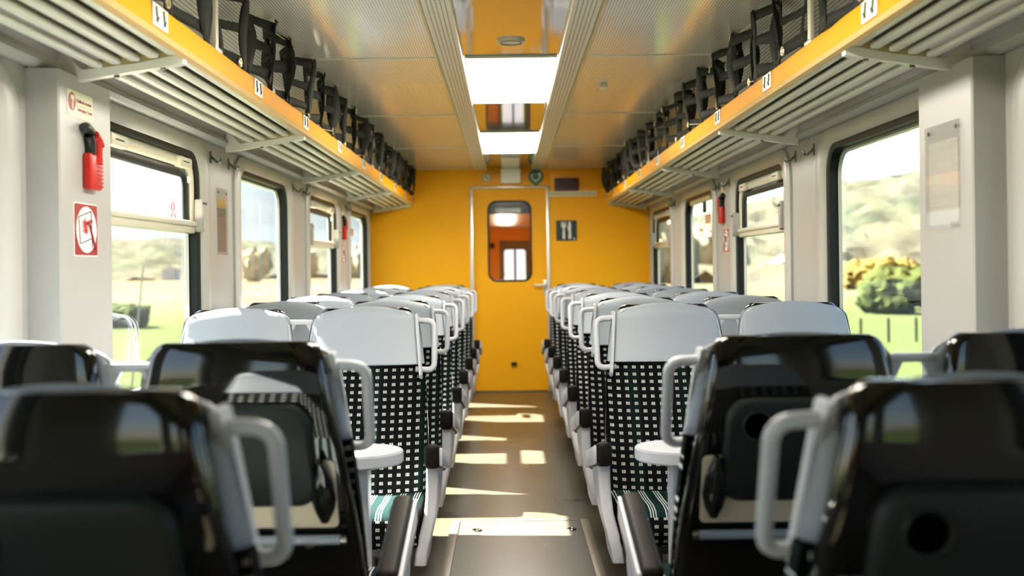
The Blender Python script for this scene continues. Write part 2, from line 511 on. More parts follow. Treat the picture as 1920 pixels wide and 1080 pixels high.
# ceiling
for s, nm in ((-1, 'ceiling'), (1, 'ceiling.001')):
    bm = nb(); xs = sorted((s * .335, s * 1.0))
    box(bm, xs[0], xs[1], Y0, Y1, CEIL, CEIL + .05)
    struct(finish('ceiling', bm, 'perf', smooth=False))
    bm = nb(); xs = sorted((s * .218, s * .33))
    prof = [(.216, 2.19), (.216, 2.166), (.222, 2.158), (.324, 2.158), (.331, 2.166), (.331, 2.19)]
    loft(bm, [[(s * x, y, z) for x, z in prof] for y in (Y0, Y1)])
    struct(finish('trim_%d' % (5 if s < 0 else 6), bm, 'slot'))
    bm = nb(); xs = sorted((s * .331, s * .342))
    box(bm, xs[0], xs[1], Y0, Y1, 2.163, 2.19); struct(finish('trim_%d' % (7 if s < 0 else 8), bm, 'tan', smooth=False))
bm = nb(); box(bm, -.22, .22, Y0, Y1, 2.178, 2.2)
struct(finish('ceiling', bm, 'polish', smooth=False))
bm = nb(); box(bm, -1.4, 1.4, Y0 - .05, 10.6, 2.24, 2.32); struct(finish('roof', bm, 'greydk', smooth=False))
k = 9
for s in (-1, 1):
    for y in [3.09 + 1.84 * i for i in range(-1, 5)]:
        bm = nb(); xs = sorted((s * .342, s * 1.0))
        box(bm, xs[0], xs[1], y - .009, y + .009, CEIL - .004, CEIL + .01, .003)
        struct(finish('trim_%d' % k, bm, 'cream')); k += 1

# lamps flush in the polished centre panel
def lamp(y0, y1, label):
    t = thing('ceiling_lamp', label, 'lamp', (0, (y0 + y1) / 2, 2.178), 0, 'ceiling lamps along the aisle')
    hh = (y1 - y0) / 2
    bm = nb(); box(bm, -.206, .206, -hh, hh, -.010, .0, .004); finish('diffuser', bm, 'lamp', t)
    for e in (-1, 1):
        bm = nb(); ys = sorted((e * hh, e * (hh + .03))); box(bm, -.21, .21, ys[0], ys[1], -.009, .0, .002); finish('end_cap', bm, 'cream', t)
lamp(4.97, 6.30, 'long bright ceiling lamp nearest the camera, over the middle of the aisle')
lamp(7.72, 9.05, 'long bright ceiling lamp nearest the yellow end wall')
lamp(2.22, 3.55, 'long ceiling lamp above the upper edge of the view, over the near seats')
t = thing('smoke_detector', 'round flat disc on the polished ceiling just before the first lamp', 'detector', (0, 4.62, 2.178))
bm = nb(); cyl(bm, (0, 0, -.004), (0, 0, 1), .06, .01, 28); finish('detector_body', bm, 'alu', t)
bm = nb(); torus(bm, (0, 0, -.01), (0, 0, 1), .045, .003, 24); finish('ring', bm, 'greydk', t)
bm = nb(); box(bm, .47, .51, 5.66, 5.75, CEIL - .022, CEIL, .006)
t = finish('ceiling_sensor', bm, 'cream'); tag(t, 'small cream box on the ceiling right of the lamps', 'sensor')

# end wall + door -----------------------------------------------------
DX0, DX1, DZ = -.372, .368, 1.985
bm = nb()
box(bm, -HW - .04, DX0, Y1, Y1 + .06, 0, 2.24); box(bm, DX1, HW + .04, Y1, Y1 + .06, 0, 2.24); box(bm, DX0, DX1, Y1, Y1 + .06, DZ, 2.24)
struct(finish('wall_back', bm, 'yellow', smooth=False))
k = 30
for x0, x1 in ((DX0 - .018, DX0 + .014), (DX1 - .014, DX1 + .018)):
    bm = nb(); box(bm, x0, x1, Y1 - .016, Y1 + .03, 0, DZ + .012, .004); struct(finish('trim_%d' % k, bm, 'alu')); k += 1
bm = nb(); box(bm, DX0 - .018, DX1 + .018, Y1 - .016, Y1 + .03, DZ - .006, DZ + .014, .004); struct(finish('trim_%d' % k, bm, 'alu')); k += 1
bm = nb(); box(bm, DX0 + .012, DX1 + .02, Y1 - .008, Y1, DZ + .016, 2.165, .002); struct(finish('trim_%d' % k, bm, 'yellow_dull')); k += 1
bm = nb(); box(bm, DX1 + .03, .93, Y1 - .006, Y1, 1.965, 2.165, .002); struct(finish('trim_%d' % k, bm, 'yellow_dull')); k += 1
door = bpy.data.objects.new('door_1', None); COL.objects.link(door); door['kind'] = 'structure'
WX, WZ, WW, WH = -.004, 1.466, .216, .396
bm = nb()
dc, dh = (DX0 + DX1) / 2, (DX1 - DX0) / 2 - .012
o1 = rr(dc, DZ / 2 + .005, dh, DZ / 2 - .008, .001); i1 = rr(WX, WZ, WW - .01, WH - .01, .08)
loft(bm, [[(u, Y1 + .012, v) for u, v in o1], [(u, Y1 + .012, v) for u, v in i1], [(u, Y1 + .05, v) for u, v in i1], [(u, Y1 + .05, v) for u, v in o1]], closed=True, cap=False)
finish('door_leaf', bm, 'yellow', door)
bm = nb()
loft(bm, [[(u, Y1 + a, v) for u, v in rr(WX, WZ, WW + e, WH + e, .09 + e)] for e, a in ((0, .012), (-.004, .0), (-.016, .0), (-.02, .02), (-.02, .05), (0, .05))], closed=True, cap=False)
finish('window_gasket', bm, 'seal', door)
bm = nb(); prism(bm, rr(WX, WZ, WW - .008, WH - .008, .08), lambda u, v, t: (u, Y1 + t, v), .026, .032)
finish('glass_pane', bm, 'doorglass', door, smooth=False)
bm = nb(); box(bm, WX - WW + .012, WX + WW - .012, Y1 + .036, Y1 + .046, WZ + WH - .13, WZ + WH - .012)
finish('dark_band', bm, 'black', door, smooth=False)  # dark band across the top of the door pane
bm = nb(); box(bm, .318, .352, Y1 - .0, Y1 + .014, .935, 1.085, .006); hd = finish('lock_plate', bm, 'alu', door)
bm = nb(); tube(bm, fillet([(.336, Y1, 1.035), (.336, Y1 - .045, 1.035), (.225, Y1 - .045, 1.035)], .02), .010); finish('lever', bm, 'white', hd)
bm = nb(); cyl(bm, (.338, Y1 - .003, .965), (0, 1, 0), .009, .008, 14); finish('keyhole', bm, 'sign_dark', hd)
bm = nb(); box(bm, -.005, .05, Y1 - .03, Y1 + .014, .262, .292, .008); finish('door_stop', bm, 'black', door)
bm = nb(); box(bm, DX0 + .01, DX1 - .01, Y1 - .004, Y1 + .03, 0, .012, .003); finish('threshold', bm, 'steel', door)
# vestibule seen through the door pane
bm = nb(); box(bm, -1.0, 1.0, 10.62, 13.6, -.06, 0); struct(finish('floor', bm, 'greydk', smooth=False))
bm = nb(); box(bm, -1.0, 1.0, 10.56, 13.6, 2.17, 2.22); struct(finish('ceiling', bm, 'wall', smooth=False))
for s, nm in ((-1, 'wall_vestibule_left'), (1, 'wall_vestibule_right')):
    bm = nb(); xs = sorted((s * .62, s * .7)); box(bm, xs[0], xs[1], 10.62, 13.6, 0, 2.2); struct(finish(nm, bm, 'vest', smooth=False))
bm = nb(); box(bm, -.62, -.12, 12.9, 12.95, 0, 2.2); box(bm, .24, .62, 12.9, 12.95, 0, 2.2); box(bm, -.12, .24, 12.9, 12.95, 1.53, 2.2)
struct(finish('wall_vestibule_end', bm, 'vest', smooth=False))
bm = nb(); box(bm, -.62, .62, 12.3, 12.9, 1.68, 2.2, .01); struct(finish('trim_60', bm, 'cream'))
d2 = bpy.data.objects.new('door_2', None); COL.objects.link(d2); d2['kind'] = 'structure'
bm = nb()
loft(bm, [[(u, 12.93 + a, v) for u, v in rr(.06, .765, hw, hh, r)] for hw, hh, r, a in ((.18, .765, .001, 0), (.13, .66, .04, 0), (.13, .66, .04, .04), (.18, .765, .001, .04))], closed=True, cap=False)
finish('door_leaf', bm, 'greydk', d2)
bm = nb(); box(bm, -.06, .18, 12.945, 12.955, .2, 1.43); finish('lit_pane', bm, emis('vestibule_daylight', (.70, .86, 1.0), .55), d2, smooth=False)
bm = nb(); box(bm, .05, .075, 12.92, 12.945, .2, 1.43); finish('mullion', bm, 'greydk', d2, smooth=False)
bm = nb(); box(bm, -.13, .03, 12.26, 12.3, 1.72, 1.80, .01); t = finish('vestibule_lamp', bm, 'lamp2'); tag(t, 'white lamp on the vestibule ceiling behind the door pane', 'lamp')
bm = nb(); box(bm, -.30, -.18, 12.86, 12.9, 1.44, 1.50, .005); t = finish('vestibule_display', bm, 'darkred'); tag(t, 'dark red display behind the door pane', 'display')
bm = nb(); box(bm, -HW - .05, HW + .05, Y0 - .08, Y0, 0, 2.3); struct(finish('wall_front', bm, 'brown', smooth=False))

# ---- end wall fittings
def plate(name, m, x0, x1, z0, z1, y=Y1, d=.006, r=.004, parent=None):
    bm = nb(); prism(bm, rr((x0 + x1) / 2, (z0 + z1) / 2, (x1 - x0) / 2, (z1 - z0) / 2, r, 4), lambda u, v, t: (u, y - t, v), 0, d)
    return finish(name, bm, m, parent, smooth=False)
def fshape(name, m, pts, y, d, parent):
    bm = nb(); prism(bm, pts, lambda u, v, t: (u, y - t, v), 0, d); return finish(name, bm, m, parent, smooth=False)
t = thing('door_operator', 'white plastic box on the wall above the yellow door', 'box', (0, 0, 0))
plate('housing', 'white', -.082, .105, 2.022, 2.17, Y1 - .008, .11, .02, t)
plate('cover_seam', 'greydk', -.078, .101, 2.160, 2.163, Y1 - .117, .003, .001, t)
t = tag(plate('door_operator_panel', 'white', -.07, .095, 2.168, 2.18, 10.36, .9, .004), 'white panel on the ceiling in front of the door box', 'panel')
t = thing('wall_gauge', 'small round cream gauge above the door, left of the white box', 'gauge', (-.222, Y1 - .008, 2.085))
bm = nb(); cyl(bm, (0, -.008, 0), (0, 1, 0), .042, .016, 28); finish('bezel', bm, 'greydk', t)
bm = nb(); cyl(bm, (0, -.017, 0), (0, 1, 0), .034, .004, 28); finish('dial', bm, 'sign_cream', t)
for a in (-.010, .008):
    bm = nb(); box(bm, a - .004, a + .006, -.023, -.019, -a - .012, -a + .010, .001); finish('mark', bm, 'sign_dark', t)
t = thing('defibrillator_sign', 'round dark green sign with pale heart above the door', 'sign', (0, 0, 0))
cx, cz = .258, 2.088
pts = ell(cx, cz, .074, .074, 32); pts = [(u, v - .02 * max(0, 1 - abs(u - cx) / .03) if v < cz - .04 else v) for u, v in pts]
fshape('disc', 'green', pts, Y1 - .008, .004, t)
def heart(sc, oz=0):
    P = []
    for i in range(40):
        a = 2 * pi * i / 40
        P.append((cx + sc * 16 * sin(a) ** 3 / 16, cz + oz + sc * (13 * cos(a) - 5 * cos(2 * a) - 2 * cos(3 * a) - cos(4 * a)) / 16))
    return P
fshape('heart', 'palegreen', heart(.052, -.008), Y1 - .012, .003, t)
fshape('heart_centre', 'green', heart(.034, -.006), Y1 - .015, .003, t)
fshape('cross', 'sign_white', [(cx + a, cz + b) for a, b in ((.018, .03), (.03, .03), (.03, .042), (.038, .042), (.038, .03), (.05, .03), (.05, .02), (.038, .02), (.038, -.008), (.026, -.008), (.03, .02), (.018, .02))], Y1 - .018, .002, t)
t = thing('information_display', 'dark brown display panel high on the end wall right of door', 'display')
plate('display_case', 'darkred', .435, .672, 1.945, 2.07, Y1 - .006, .03, .008, t)
plate('display_glass', 'brown', .443, .664, 1.952, 2.063, Y1 - .036, .003, .004, t)
t = thing('text_strip', 'narrow cream strip of small print beneath the brown display', 'sign')
plate('strip', 'sign_cream', .385, .845, 1.893, 1.945, Y1 - .006, .003, .001, t)
bm = nb(); x = .40
while x < .83:
    w = random.uniform(.006, .016)
    z = 1.917 + random.uniform(-.004, .004)
    box(bm, x, x + w, Y1 - .0115, Y1 - .0088, z - .010, z + .010); x += w + random.choice((.003, .003, .004, .014))
finish('printed_line', bm, 'tan', t, smooth=False)
t = thing('restaurant_sign', 'navy square sign with white fork and knife on yellow wall', 'sign')
plate('sign_board', 'navy', .448, .650, 1.462, 1.660, Y1, .005, .012, t)
fk = [(-.008, -.075), (.008, -.075), (.011, -.065), (.007, .02), (.020, .034), (.022, .075), (.014, .075), (.013, .045), (.008, .045), (.006, .075), (-.006, .075), (-.008, .045), (-.013, .045), (-.014, .075), (-.022, .075), (-.020, .034), (-.007, .02), (-.011, -.065)]
fshape('fork', 'sign_white', [(.522 + u * 1.15, 1.562 + v * 1.1) for u, v in fk], Y1 - .005, .002, t)
kn = [(-.010, -.075), (.010, -.075), (.013, -.062), (.010, .0), (.013, .03), (.010, .066), (.002, .082), (-.010, .07), (-.018, .02), (-.016, .0), (-.009, -.006), (-.013, -.062)]
fshape('knife', 'sign_white', [(.580 + u * 1.1, 1.562 + v * 1.1) for u, v in kn], Y1 - .005, .002, t)
fshape('corner_mark', 'sign_white', ell(.622, 1.482, .009, .008, 12), Y1 - .005, .002, t)
t = plate('blank_wall_plate', 'yellow', .69, .895, 1.365, 1.665, Y1, .004, .003); tag(t, 'blank yellow plate on the end wall right of the navy sign', 'plate')

# ---- pillar panels beside the near windows
PX = HW - .088
def pillar(s, name):
    bm = nb(); pr = [(PX, 2.985), (PX, 3.375), (HW + .01, 3.375), (HW + .01, 2.985)]
    pr = [(PX + .004, 2.985), (PX, 2.992), (PX, 3.37), (PX + .004, 3.375), (HW + .01, 3.375), (HW + .01, 2.975), (HW - .02, 2.975)]
    loft(bm, [[(s * x, y, z) for x, y in pr] for z in (0, 1.775)])
    return struct(finish(name, bm, 'wall', angle=25))
pillar(-1, 'trim_40'); pillar(1, 'trim_41')

def wplate(s, name, m, xw, y0, y1, z0, z1, d=.003, r=.003, parent=None, off=0):
    bm = nb(); prism(bm, rr((y0 + y1) / 2, (z0 + z1) / 2, (y1 - y0) / 2, (z1 - z0) / 2, r, 4), lambda u, v, t: (s * (xw - off - t), u, v), 0, d)
    return finish(name, bm, m, parent, smooth=False)
def wshape(s, name, m, xw, pts, off, d, parent):
    bm = nb(); prism(bm, pts, lambda u, v, t: (s * (xw - off - t), u, v), 0, d); return finish(name, bm, m, parent, smooth=False)
def wtext(s, name, m, xw, y, z, txt, size, parent, off):
    cu = bpy.data.curves.new(name, 'FONT'); cu.body = txt; cu.size = size; cu.extrude = .0004
    cu.align_x = 'CENTER'; cu.align_y = 'CENTER'
    tmp = bpy.data.objects.new(name, cu); COL.objects.link(tmp)
    bpy.context.view_layer.update()
    me = bpy.data.meshes.new_from_object(tmp.evaluated_get(bpy.context.evaluated_depsgraph_get()))
    bpy.data.objects.remove(tmp)
    o = bpy.data.objects.new(name, me); COL.objects.link(o)
    me.materials.clear(); me.materials.append(M[m])
    o.rotation_euler = (pi / 2, 0, -s * pi / 2)
    o.location = (s * (xw - off), y, z); o.parent = parent
    return o
def hammer(s, xw, yc, z0, label, sc=1.0):
    t = thing('emergency_hammer', label, 'hammer', (0, 0, 0), 0, 'emergency window hammers')
    h = .107 * sc
    bm = nb(); xs = sorted((s * (xw - .026), s * xw)); box(bm, xs[0], xs[1], yc - .045, yc + .045, z0, z0 + h, .008, 3)
    hold = finish('holder', bm, 'red', t)
    for i in range(8):
        zz = z0 + .012 + i * (h - .02) / 7.6
        bm = nb(); xs = sorted((s * (xw - .0285), s * (xw - .01))); box(bm, xs[0], xs[1], yc + .002, yc + .046, zz - .0035, zz + .0035, .002, 1)
        finish('rib', bm, 'red', hold)
    q = xw - .015
    bm = nb(); tube(bm, [(s * q, yc + .016, z0 + h - .03), (s * q, yc + .016, z0 + h + .03), (s * q, yc + .014, z0 + h + .045)], .02, 12, flat=(.022, .013)); finish('handle', bm, 'red', t)
    bm = nb(); tube(bm, [(s * q, yc - .016, z0 + h - .005), (s * q, yc - .018, z0 + h + .032), (s * q, yc - .03, z0 + h + .05)], .014, 10, flat=(.015, .014)); finish('grip', bm, 'black', t)
    bm = nb(); tube(bm, [(s * q, yc + .044, z0 + h + .028), (s * q, yc + .03, z0 + h + .040), (s * q, yc - .002, z0 + h + .056)], .018, 12, flat=(.019, .015)); finish('neck', bm, 'red', t)
    bm = nb(); tube(bm, [(s * q, yc - .002, z0 + h + .056), (s * q, yc - .022, z0 + h + .066)], .010, 12); finish('collar', bm, 'chrome', t)
    bm = nb(); tube(bm, [(s * q, yc - .018, z0 + h + .062), (s * q, yc - .04, z0 + h + .069), (s * q, yc - .056, z0 + h + .072), (s * q, yc - .066, z0 + h + .068)], .014, 12, flat=(.015, .015)); finish('hammer_head', bm, 'black', t)
    return t
def hammer_sticker(s, xw, yc, zc, label):
    t = thing('hammer_sticker', label, 'sticker', (0, 0, 0), 0, 'break-the-window stickers')
    wplate(s, 'sticker_edge', 'sign_white', xw, yc - .088, yc + .088, zc - .078, zc + .078, .001, .008, t)
    wplate(s, 'sticker_ground', 'sign_red', xw, yc - .084, yc + .084, zc - .074, zc + .074, .001, .006, t, .001)
    wshape(s, 'oval', 'sign_white', xw, ell(yc, zc, .076, .068, 32), .002, .001, t)
    bm = nb(); P = lambda a, b, r=.0015: tube(bm, [(s * (xw - .0035), yc + a[0], zc + a[1]), (s * (xw - .0035), yc + b[0], zc + b[1])], r, 5)
    P((-.06, .036), (.032, .055)); P((-.05, -.042), (.038, -.024)); P((.032, .055), (.04, -.052)); P((-.06, .036), (-.05, -.042))
    finish('window_drawing', bm, 'sign_dark', t)
    bm = nb()
    for i in range(15):
        a = 2 * pi * i / 15; L = random.uniform(.016, .03)
        tube(bm, [(s * (xw - .0036), yc - .012, zc + .008), (s * (xw - .0036), yc - .012 + L * cos(a), zc + .008 + L * sin(a))], .0016, 4)
    finish('burst_drawing', bm, 'red', t)
    bm = nb(); tube(bm, [(s * (xw - .004), yc + .014, zc + .022), (s * (xw - .004), yc + .06, zc - .055)], .004, 6)
    tube(bm, [(s * (xw - .004), yc - .0, zc + .018), (s * (xw - .004), yc + .03, zc + .026)], .006, 6)
    finish('hammer_drawing', bm, 'sign_red', t)
t = thing('hammer_label', 'cream label with red oval hammer symbol and red lettering on left pillar', 'label')
wplate(-1, 'label_card', 'sign_cream', PX, 3.04, 3.225, 1.655, 1.73, .0015, .002, t)
wshape(-1, 'symbol_oval', 'sign_red', PX, ell(3.073, 1.697, .026, .026, 28), .0015, .001, t)
wshape(-1, 'hammer_symbol', 'sign_cream', PX, [(3.073 + a, 1.697 + b) for a, b in ((-.003, -.022), (.003, -.022), (.004, .006), (.012, .006), (.012, .018), (-.012, .018), (-.012, .006), (-.004, .006))], .0025, .001, t)
wtext(-1, 'lettering', 'sign_red', PX, 3.16, 1.704, 'Outils de secours', .0155, t, .002)
wtext(-1, 'lettering', 'sign_red', PX, 3.165, 1.680, 'Emergency Tools', .0155, t, .002)
bm = nb(); box(bm, -PX + .0015, -PX + .0022, 3.105, 3.22, 1.6905, 1.6915); finish('rule', bm, 'sign_red', t, smooth=False)
hammer(-1, PX, 3.19, 1.452, 'red emergency hammer in its holder on the near left pillar')
hammer_sticker(-1, PX, 3.165, 1.334, 'dark red sticker of a hammer breaking glass on the near left pillar')
hammer(1, HW, 6.87, 1.47, 'red emergency hammer in its holder on the right wall between two windows')
hammer_sticker(1, HW, 6.79, 1.36, 'red hammer sticker on right wall between windows, below the hammer')
hammer(-1, HW, 8.70, 1.45, 'red emergency hammer in its holder on left wall near the yellow end')
hammer_sticker(-1, HW, 8.72, 1.335, 'red hammer sticker on left wall near the yellow end, below the hammer')
for s, y, lb in ((1, 6.87, 'small cream label above the hammer on the right wall'), (-1, 8.70, 'small cream label above the hammer on the far left wall')):
    t = thing('hammer_label', lb, 'label')
    wplate(s, 'label_card', 'sign_cream', HW, y - .07, y + .07, 1.65, 1.72, .0015, .002, t)
    wshape(s, 'symbol_oval', 'sign_red', HW, ell(y - .04, 1.69, .018, .02, 20), .0015, .001, t)

def holder(s, xw, y0, y1, z0, z1, label, card):
    t = thing('poster_holder', label, 'holder', (0, 0, 0), 0, 'wall poster holders')
    wplate(s, 'insert_card', card, xw, y0 + .02, y1 - .02, z0 + .012, z1 - .05, .001, .002, t)
    wplate(s, 'acrylic_sheet', 'perspex', xw, y0, y1, z0, z1, .004, .006, t, .003)
    for y, z in ((y0 + .02, z1 - .02), (y1 - .03, z1 - .02)):
        bm = nb(); cyl(bm, (s * (xw - .008), y, z), (1, 0, 0), .006, .004, 10); finish('screw', bm, 'steel', t)
M['card'] = mat('pale_card', (0.62, 0.59, 0.55), 0.3, var=0.12, scale=9)
n_ = NT('reflection_card'); tc, o = n_.obj()
n_.link(n_.mix(n_.m('GREATER_THAN', o[2], 1.50), (0.20, 0.18, 0.13), (0.55, 0.36, 0.10)), n_.b.inputs['Base Color'])  # reflection in the acrylic painted into the card, orange over dark
n_.b.inputs['Roughness'].default_value = .25
M['card2'] = n_.mat
holder(1, PX, 3.06, 3.31, 1.305, 1.615, 'clear acrylic poster holder on the near right pillar', 'card')
holder(-1, HW, 4.91, 5.10, 1.285, 1.59, 'tall poster holder with painted orange reflection on left wall between windows', 'card2')

# coat hooks on the posts
def hook(s, y, label):
    t = thing('coat_hook', label, 'hook', (s * HW, y, 1.715), 0, 'coat hooks on the window posts')
    bm = nb(); box(bm, -.004 if s > 0 else 0, 0 if s > 0 else .004, -.012, .012, -.024, .03, .002, 1); finish('hook_plate', bm, 'steel', t)
    bm = nb(); p = [(0, 0, .01), (-s * .02, 0, -.01), (-s * .03, 0, -.022), (-s * .045, 0, -.018), (-s * .05, 0, .0)]
    tube(bm, fillet(p, .01, 3), .005, 8); finish('hook_arm', bm, 'chrome', t)
ORD = ['first', 'second', 'third', 'fourth', 'fifth', 'sixth', 'seventh', 'eighth', 'ninth', 'tenth', 'eleventh', 'twelfth']
for s, side in ((-1, 'left'), (1, 'right')):
    for i, c in enumerate((4.985, 6.835, 8.685)):
        for e, w in ((-1, 'nearer'), (1, 'farther')):
            if i == 2 and e == -1: continue
            hook(s, c + e * .155, '%s of two metal coat hooks on the %s %s-wall window post' % (w, ORD[i], side) if i < 2 else 'metal coat hook on the %s-wall window post nearest the yellow end' % side)

# stickers on panes
t = thing('window_sticker', 'small red line-drawn sticker low on the nearest left hopper pane', 'sticker')
bm = nb(); xg = -(HW + .044)
torus(bm, (xg, 4.42, 1.475), (1, 0, 0), .018, .002, 16, 4); torus(bm, (xg, 4.425, 1.435), (1, 0, 0), .022, .002, 16, 4)
finish('sticker_print', bm, 'red', t)
for s, c, lb in ((1, WC[7], 'pale red text sticker on the third right window pane'), (-1, WC[8], 'pale red text sticker on the left pane nearest the end wall')):
    t = thing('window_text_sticker', lb, 'sticker')
    y0 = c - .12
    wplate(s, 'sticker_film', 'sign_cream' if s > 0 else 'sign_white', HW + .0455, y0 - .11, y0 + .11, 1.50, 1.57, .001, .002, t)
    for j in range(3):
        wplate(s, 'print_line', 'red', HW + .0445, y0 - .09, y0 + .09, 1.512 + j * .019, 1.522 + j * .019, .0006, .001, t)
t = thing('release_handle', 'brown release lever hanging at top of the third right window', 'handle')
bm = nb(); box(bm, HW + .005, HW + .03, WC[7] - .40, WC[7] + .40, 1.655, 1.69, .004); finish('release_bar', bm, 'tan', t)
bm = nb(); box(bm, HW + .01, HW + .03, WC[7] - .15, WC[7] - .10, 1.58, 1.66, .004); finish('lever', bm, 'brown', t)

# ================================================================== LUGGAGE RACKS + NETS
RX = 0.935
BR = [-.565, 1.285, 3.135, 4.985, 6.835, 8.685, 10.455]
def zb(x): return 1.815 - .157 * (x - .93)         # underside of the bracket bars
LAB = [2.84, 3.96, 4.89, 5.87, 6.85, 7.80, 8.77, 9.72, 10.36]
def rack(s, side):
    t = thing('luggage_rack', 'overhead luggage rack with yellow rail and pale slats along the %s side' % side, 'rack', (0, 0, 0), 0, 'overhead luggage racks')
    X = lambda x: s * x
    ya, yb = -1.5, 10.485
    bm = nb(); pr = [(RX, 1.842), (RX - .002, 1.85), (RX + .001, 1.905), (RX + .008, 1.912), (RX + .035, 1.912), (RX + .035, 1.90), (RX + .016, 1.895), (RX + .016, 1.842)]
    loft(bm, [[(X(x), y, z) for x, z in pr] for y in (ya, yb)]); rail = finish('rail', bm, 'rail', t)
    bm = nb(); pr = [(RX, 1.8425), (RX + .006, 1.828), (RX + .02, 1.822), (RX + .03, 1.826), (RX + .03, 1.8425)]
    loft(bm, [[(X(x), y, z) for x, z in pr] for y in (ya, yb)]); finish('rail_lip', bm, 'raillip', t)
    for a, b in zip(BR, BR[1:]):
        for i in range(5):
            x = .985 + .054 * i; z = zb(x) + .034
            bm = nb()
            pts = [(x + u, z + v) for u, v in rr(0, 0, .0165, .009, .0085, 3)]
            ys = (a + .012, a + .03, b - .03, b - .013)
            sc = (.6, 1, 1, .6)
            loft(bm, [[(X(x + (u - x) * k), y, z + (v - z) * k) for u, v in pts] for y, k in zip(ys, sc)])
            finish('slat', bm, 'slat', t)
    for b in BR[1:]:
        bm = nb()
        pr = [(RX + .022, zb(RX) - .004), (RX + .034, zb(RX) - .008), (1.1, zb(1.1)), (1.27, zb(1.27)), (1.318, zb(1.29) - .002), (1.318, 1.86), (1.27, 1.815), (1.25, zb(1.25) + .03), (1.1, zb(1.1) + .022), (RX + .03, zb(RX) + .022), (RX + .02, zb(RX) + .012)]
        loft(bm, [[(X(x), y, z) for x, z in pr] for y in (b - .016, b + .016)])
        br = finish('bracket', bm, 'slat', t, angle=30)
        bm = nb()
        pr = [(RX + .03, zb(RX + .03) + .018), (1.235, zb(1.235) + .018), (1.235, zb(1.235) + .052), (RX + .03, zb(RX + .03) + .056)]
        loft(bm, [[(X(x), y, z) for x, z in pr] for y in (b - .012, b + .012)])
        finish('end_plate', bm, 'tan', t, smooth=False)
        for x in (1.02, 1.155):
            bm = nb(); cyl(bm, (X(x), b, zb(x) - .002), (0, 0, 1), .008, .008, 12); finish('bolt', bm, 'steel', br)
    for y in LAB:
        bm = nb(); xs = sorted((X(RX - .0045), X(RX - .001))); box(bm, xs[0], xs[1], y - .062, y + .062, 1.846, 1.906, .0015, 1)
        l = finish('seat_label', bm, 'sign_white', t)
        for e in (-.03, .03):
            bm = nb()
            f = lambda a, b: (X(RX - .005), y + e + a, 1.876 + b)
            tube(bm, [f(-.010, .022), f(-.006, .004), f(-.002, -.006), f(.010, -.006)], .0032, 5)
            tube(bm, [f(-.002, -.007), f(-.006, -.018)], .002, 5); tube(bm, [f(.004, -.007), f(.004, -.018)], .002, 5)
            finish('seat_symbol', bm, 'sign_dark', l)
    for y in (-.5, 3.46, 7.42):
        bm = nb(); xs = sorted((X(RX + .012), X(RX + .027)))
        box(bm, xs[0], xs[1], y - .016, y + .016, 1.90, 2.172, .003); p = finish('net_post', bm, 'cream', t)
        bm = nb(); xs = sorted((X(RX + .004), X(RX + .032))); box(bm, xs[0], xs[1], y - .05, y + .03, 1.908, 1.922, .003); finish('post_foot', bm, 'alu', p)
    return t
rack(-1, 'left'); rack(1, 'right')

def net(s, ya, yb, label, seed):
    rnd = random.Random(seed)
    t = thing('luggage_net', label, 'net', (0, 0, 0), 0, 'black webbing nets above the luggage rails')
    ph = rnd.uniform(0, 6)
    L = yb - ya; nv = max(3, round(L / .19))
    jit = [rnd.uniform(-.03, .03) for _ in range(nv + 1)]
    amp = [rnd.uniform(.022, .055) * (1 if i % 2 else -1) for i in range(nv + 1)]
    tw = [rnd.uniform(-.03, .03) for _ in range(nv + 1)]
    def zig(y):
        q = (y - ya) / L * nv; i = max(0, min(nv - 1, int(q))); f = q - i; f = f * f * (3 - 2 * f)
        return amp[i] * (1 - f) + amp[i + 1] * f
    def P(y, tt, w=1.0):
        return (s * (RX + .012 - zig(y) * (.45 + .55 * tt) * w), y, 1.915 + .25 * tt + .010 * sin(y * 9 + ph + tt * 3))
    bm = nb()
    def ribbon(pa, pb):
        va = [bm.verts.new(p) for p in pa]; vb = [bm.verts.new(p) for p in pb]
        for i in range(len(va) - 1): bm.faces.new((va[i], va[i + 1], vb[i + 1], vb[i]))
    ny = int(L / .03)
    for tt in (.09, .5, .9):
        hw_ = .075
        ys = [ya + L * i / ny for i in range(ny + 1)]
        ribbon([P(y, tt - hw_ + .02 * sin(y * 13 + tt * 9)) for y in ys], [P(y, tt + hw_ + .02 * sin(y * 11 + tt * 5)) for y in ys])
    for i in range(nv + 1):
        yc = ya + L * i / nv
        yc = min(yb - .03, max(ya + .03, yc + jit[i] * .6))
        a, b = [], []
        for j in range(9):
            tt = .0 + j / 8 * 1.0
            wob = .018 * sin(j * .8 + i * 2.1)
            x, y, z = P(yc, tt)
            dx = tw[i] * sin(pi * tt)
            x -= s * .004
            a.append((x + dx, y - .021 + wob, z)); b.append((x - dx, y + .021 + wob, z))
        ribbon(a, b)
    o = finish('webbing', bm, 'strap', t, recalc=False)
    md = o.modifiers.new('thickness', 'SOLIDIFY'); md.thickness = .004
    g = []
    m_ = max(2, round(L / .62))
    gm = nb(); torus(gm, (0, 0, 0), (1, 0, 0), .0135, .0042, 16, 6); first = None
    for tt, o_ in ((.06, .25), (.93, .55)):
        pts = []
        for i in range(m_):
            y = ya + L * (i + o_ + .0) / m_
            if y > yb - .05: continue
            x, y, z = P(y, tt); x -= s * .007
            pts.append((x, y, z))
        for p in pts:
            if first is None:
                first = finish('grommet', gm, 'brass', t); q = first
            else:
                q = first.copy(); COL.objects.link(q); q.parent = t
            q.location = p
        for x, y, z in pts:
            d = .22
            if y - d > ya:
                bm = nb(); e = (s * (RX + .02), y - d, (1.912 if tt < .5 else 2.165))
                tube(bm, [(x, y, z), e], .0022, 5); finish('cord', bm, 'cord', t)
    return t
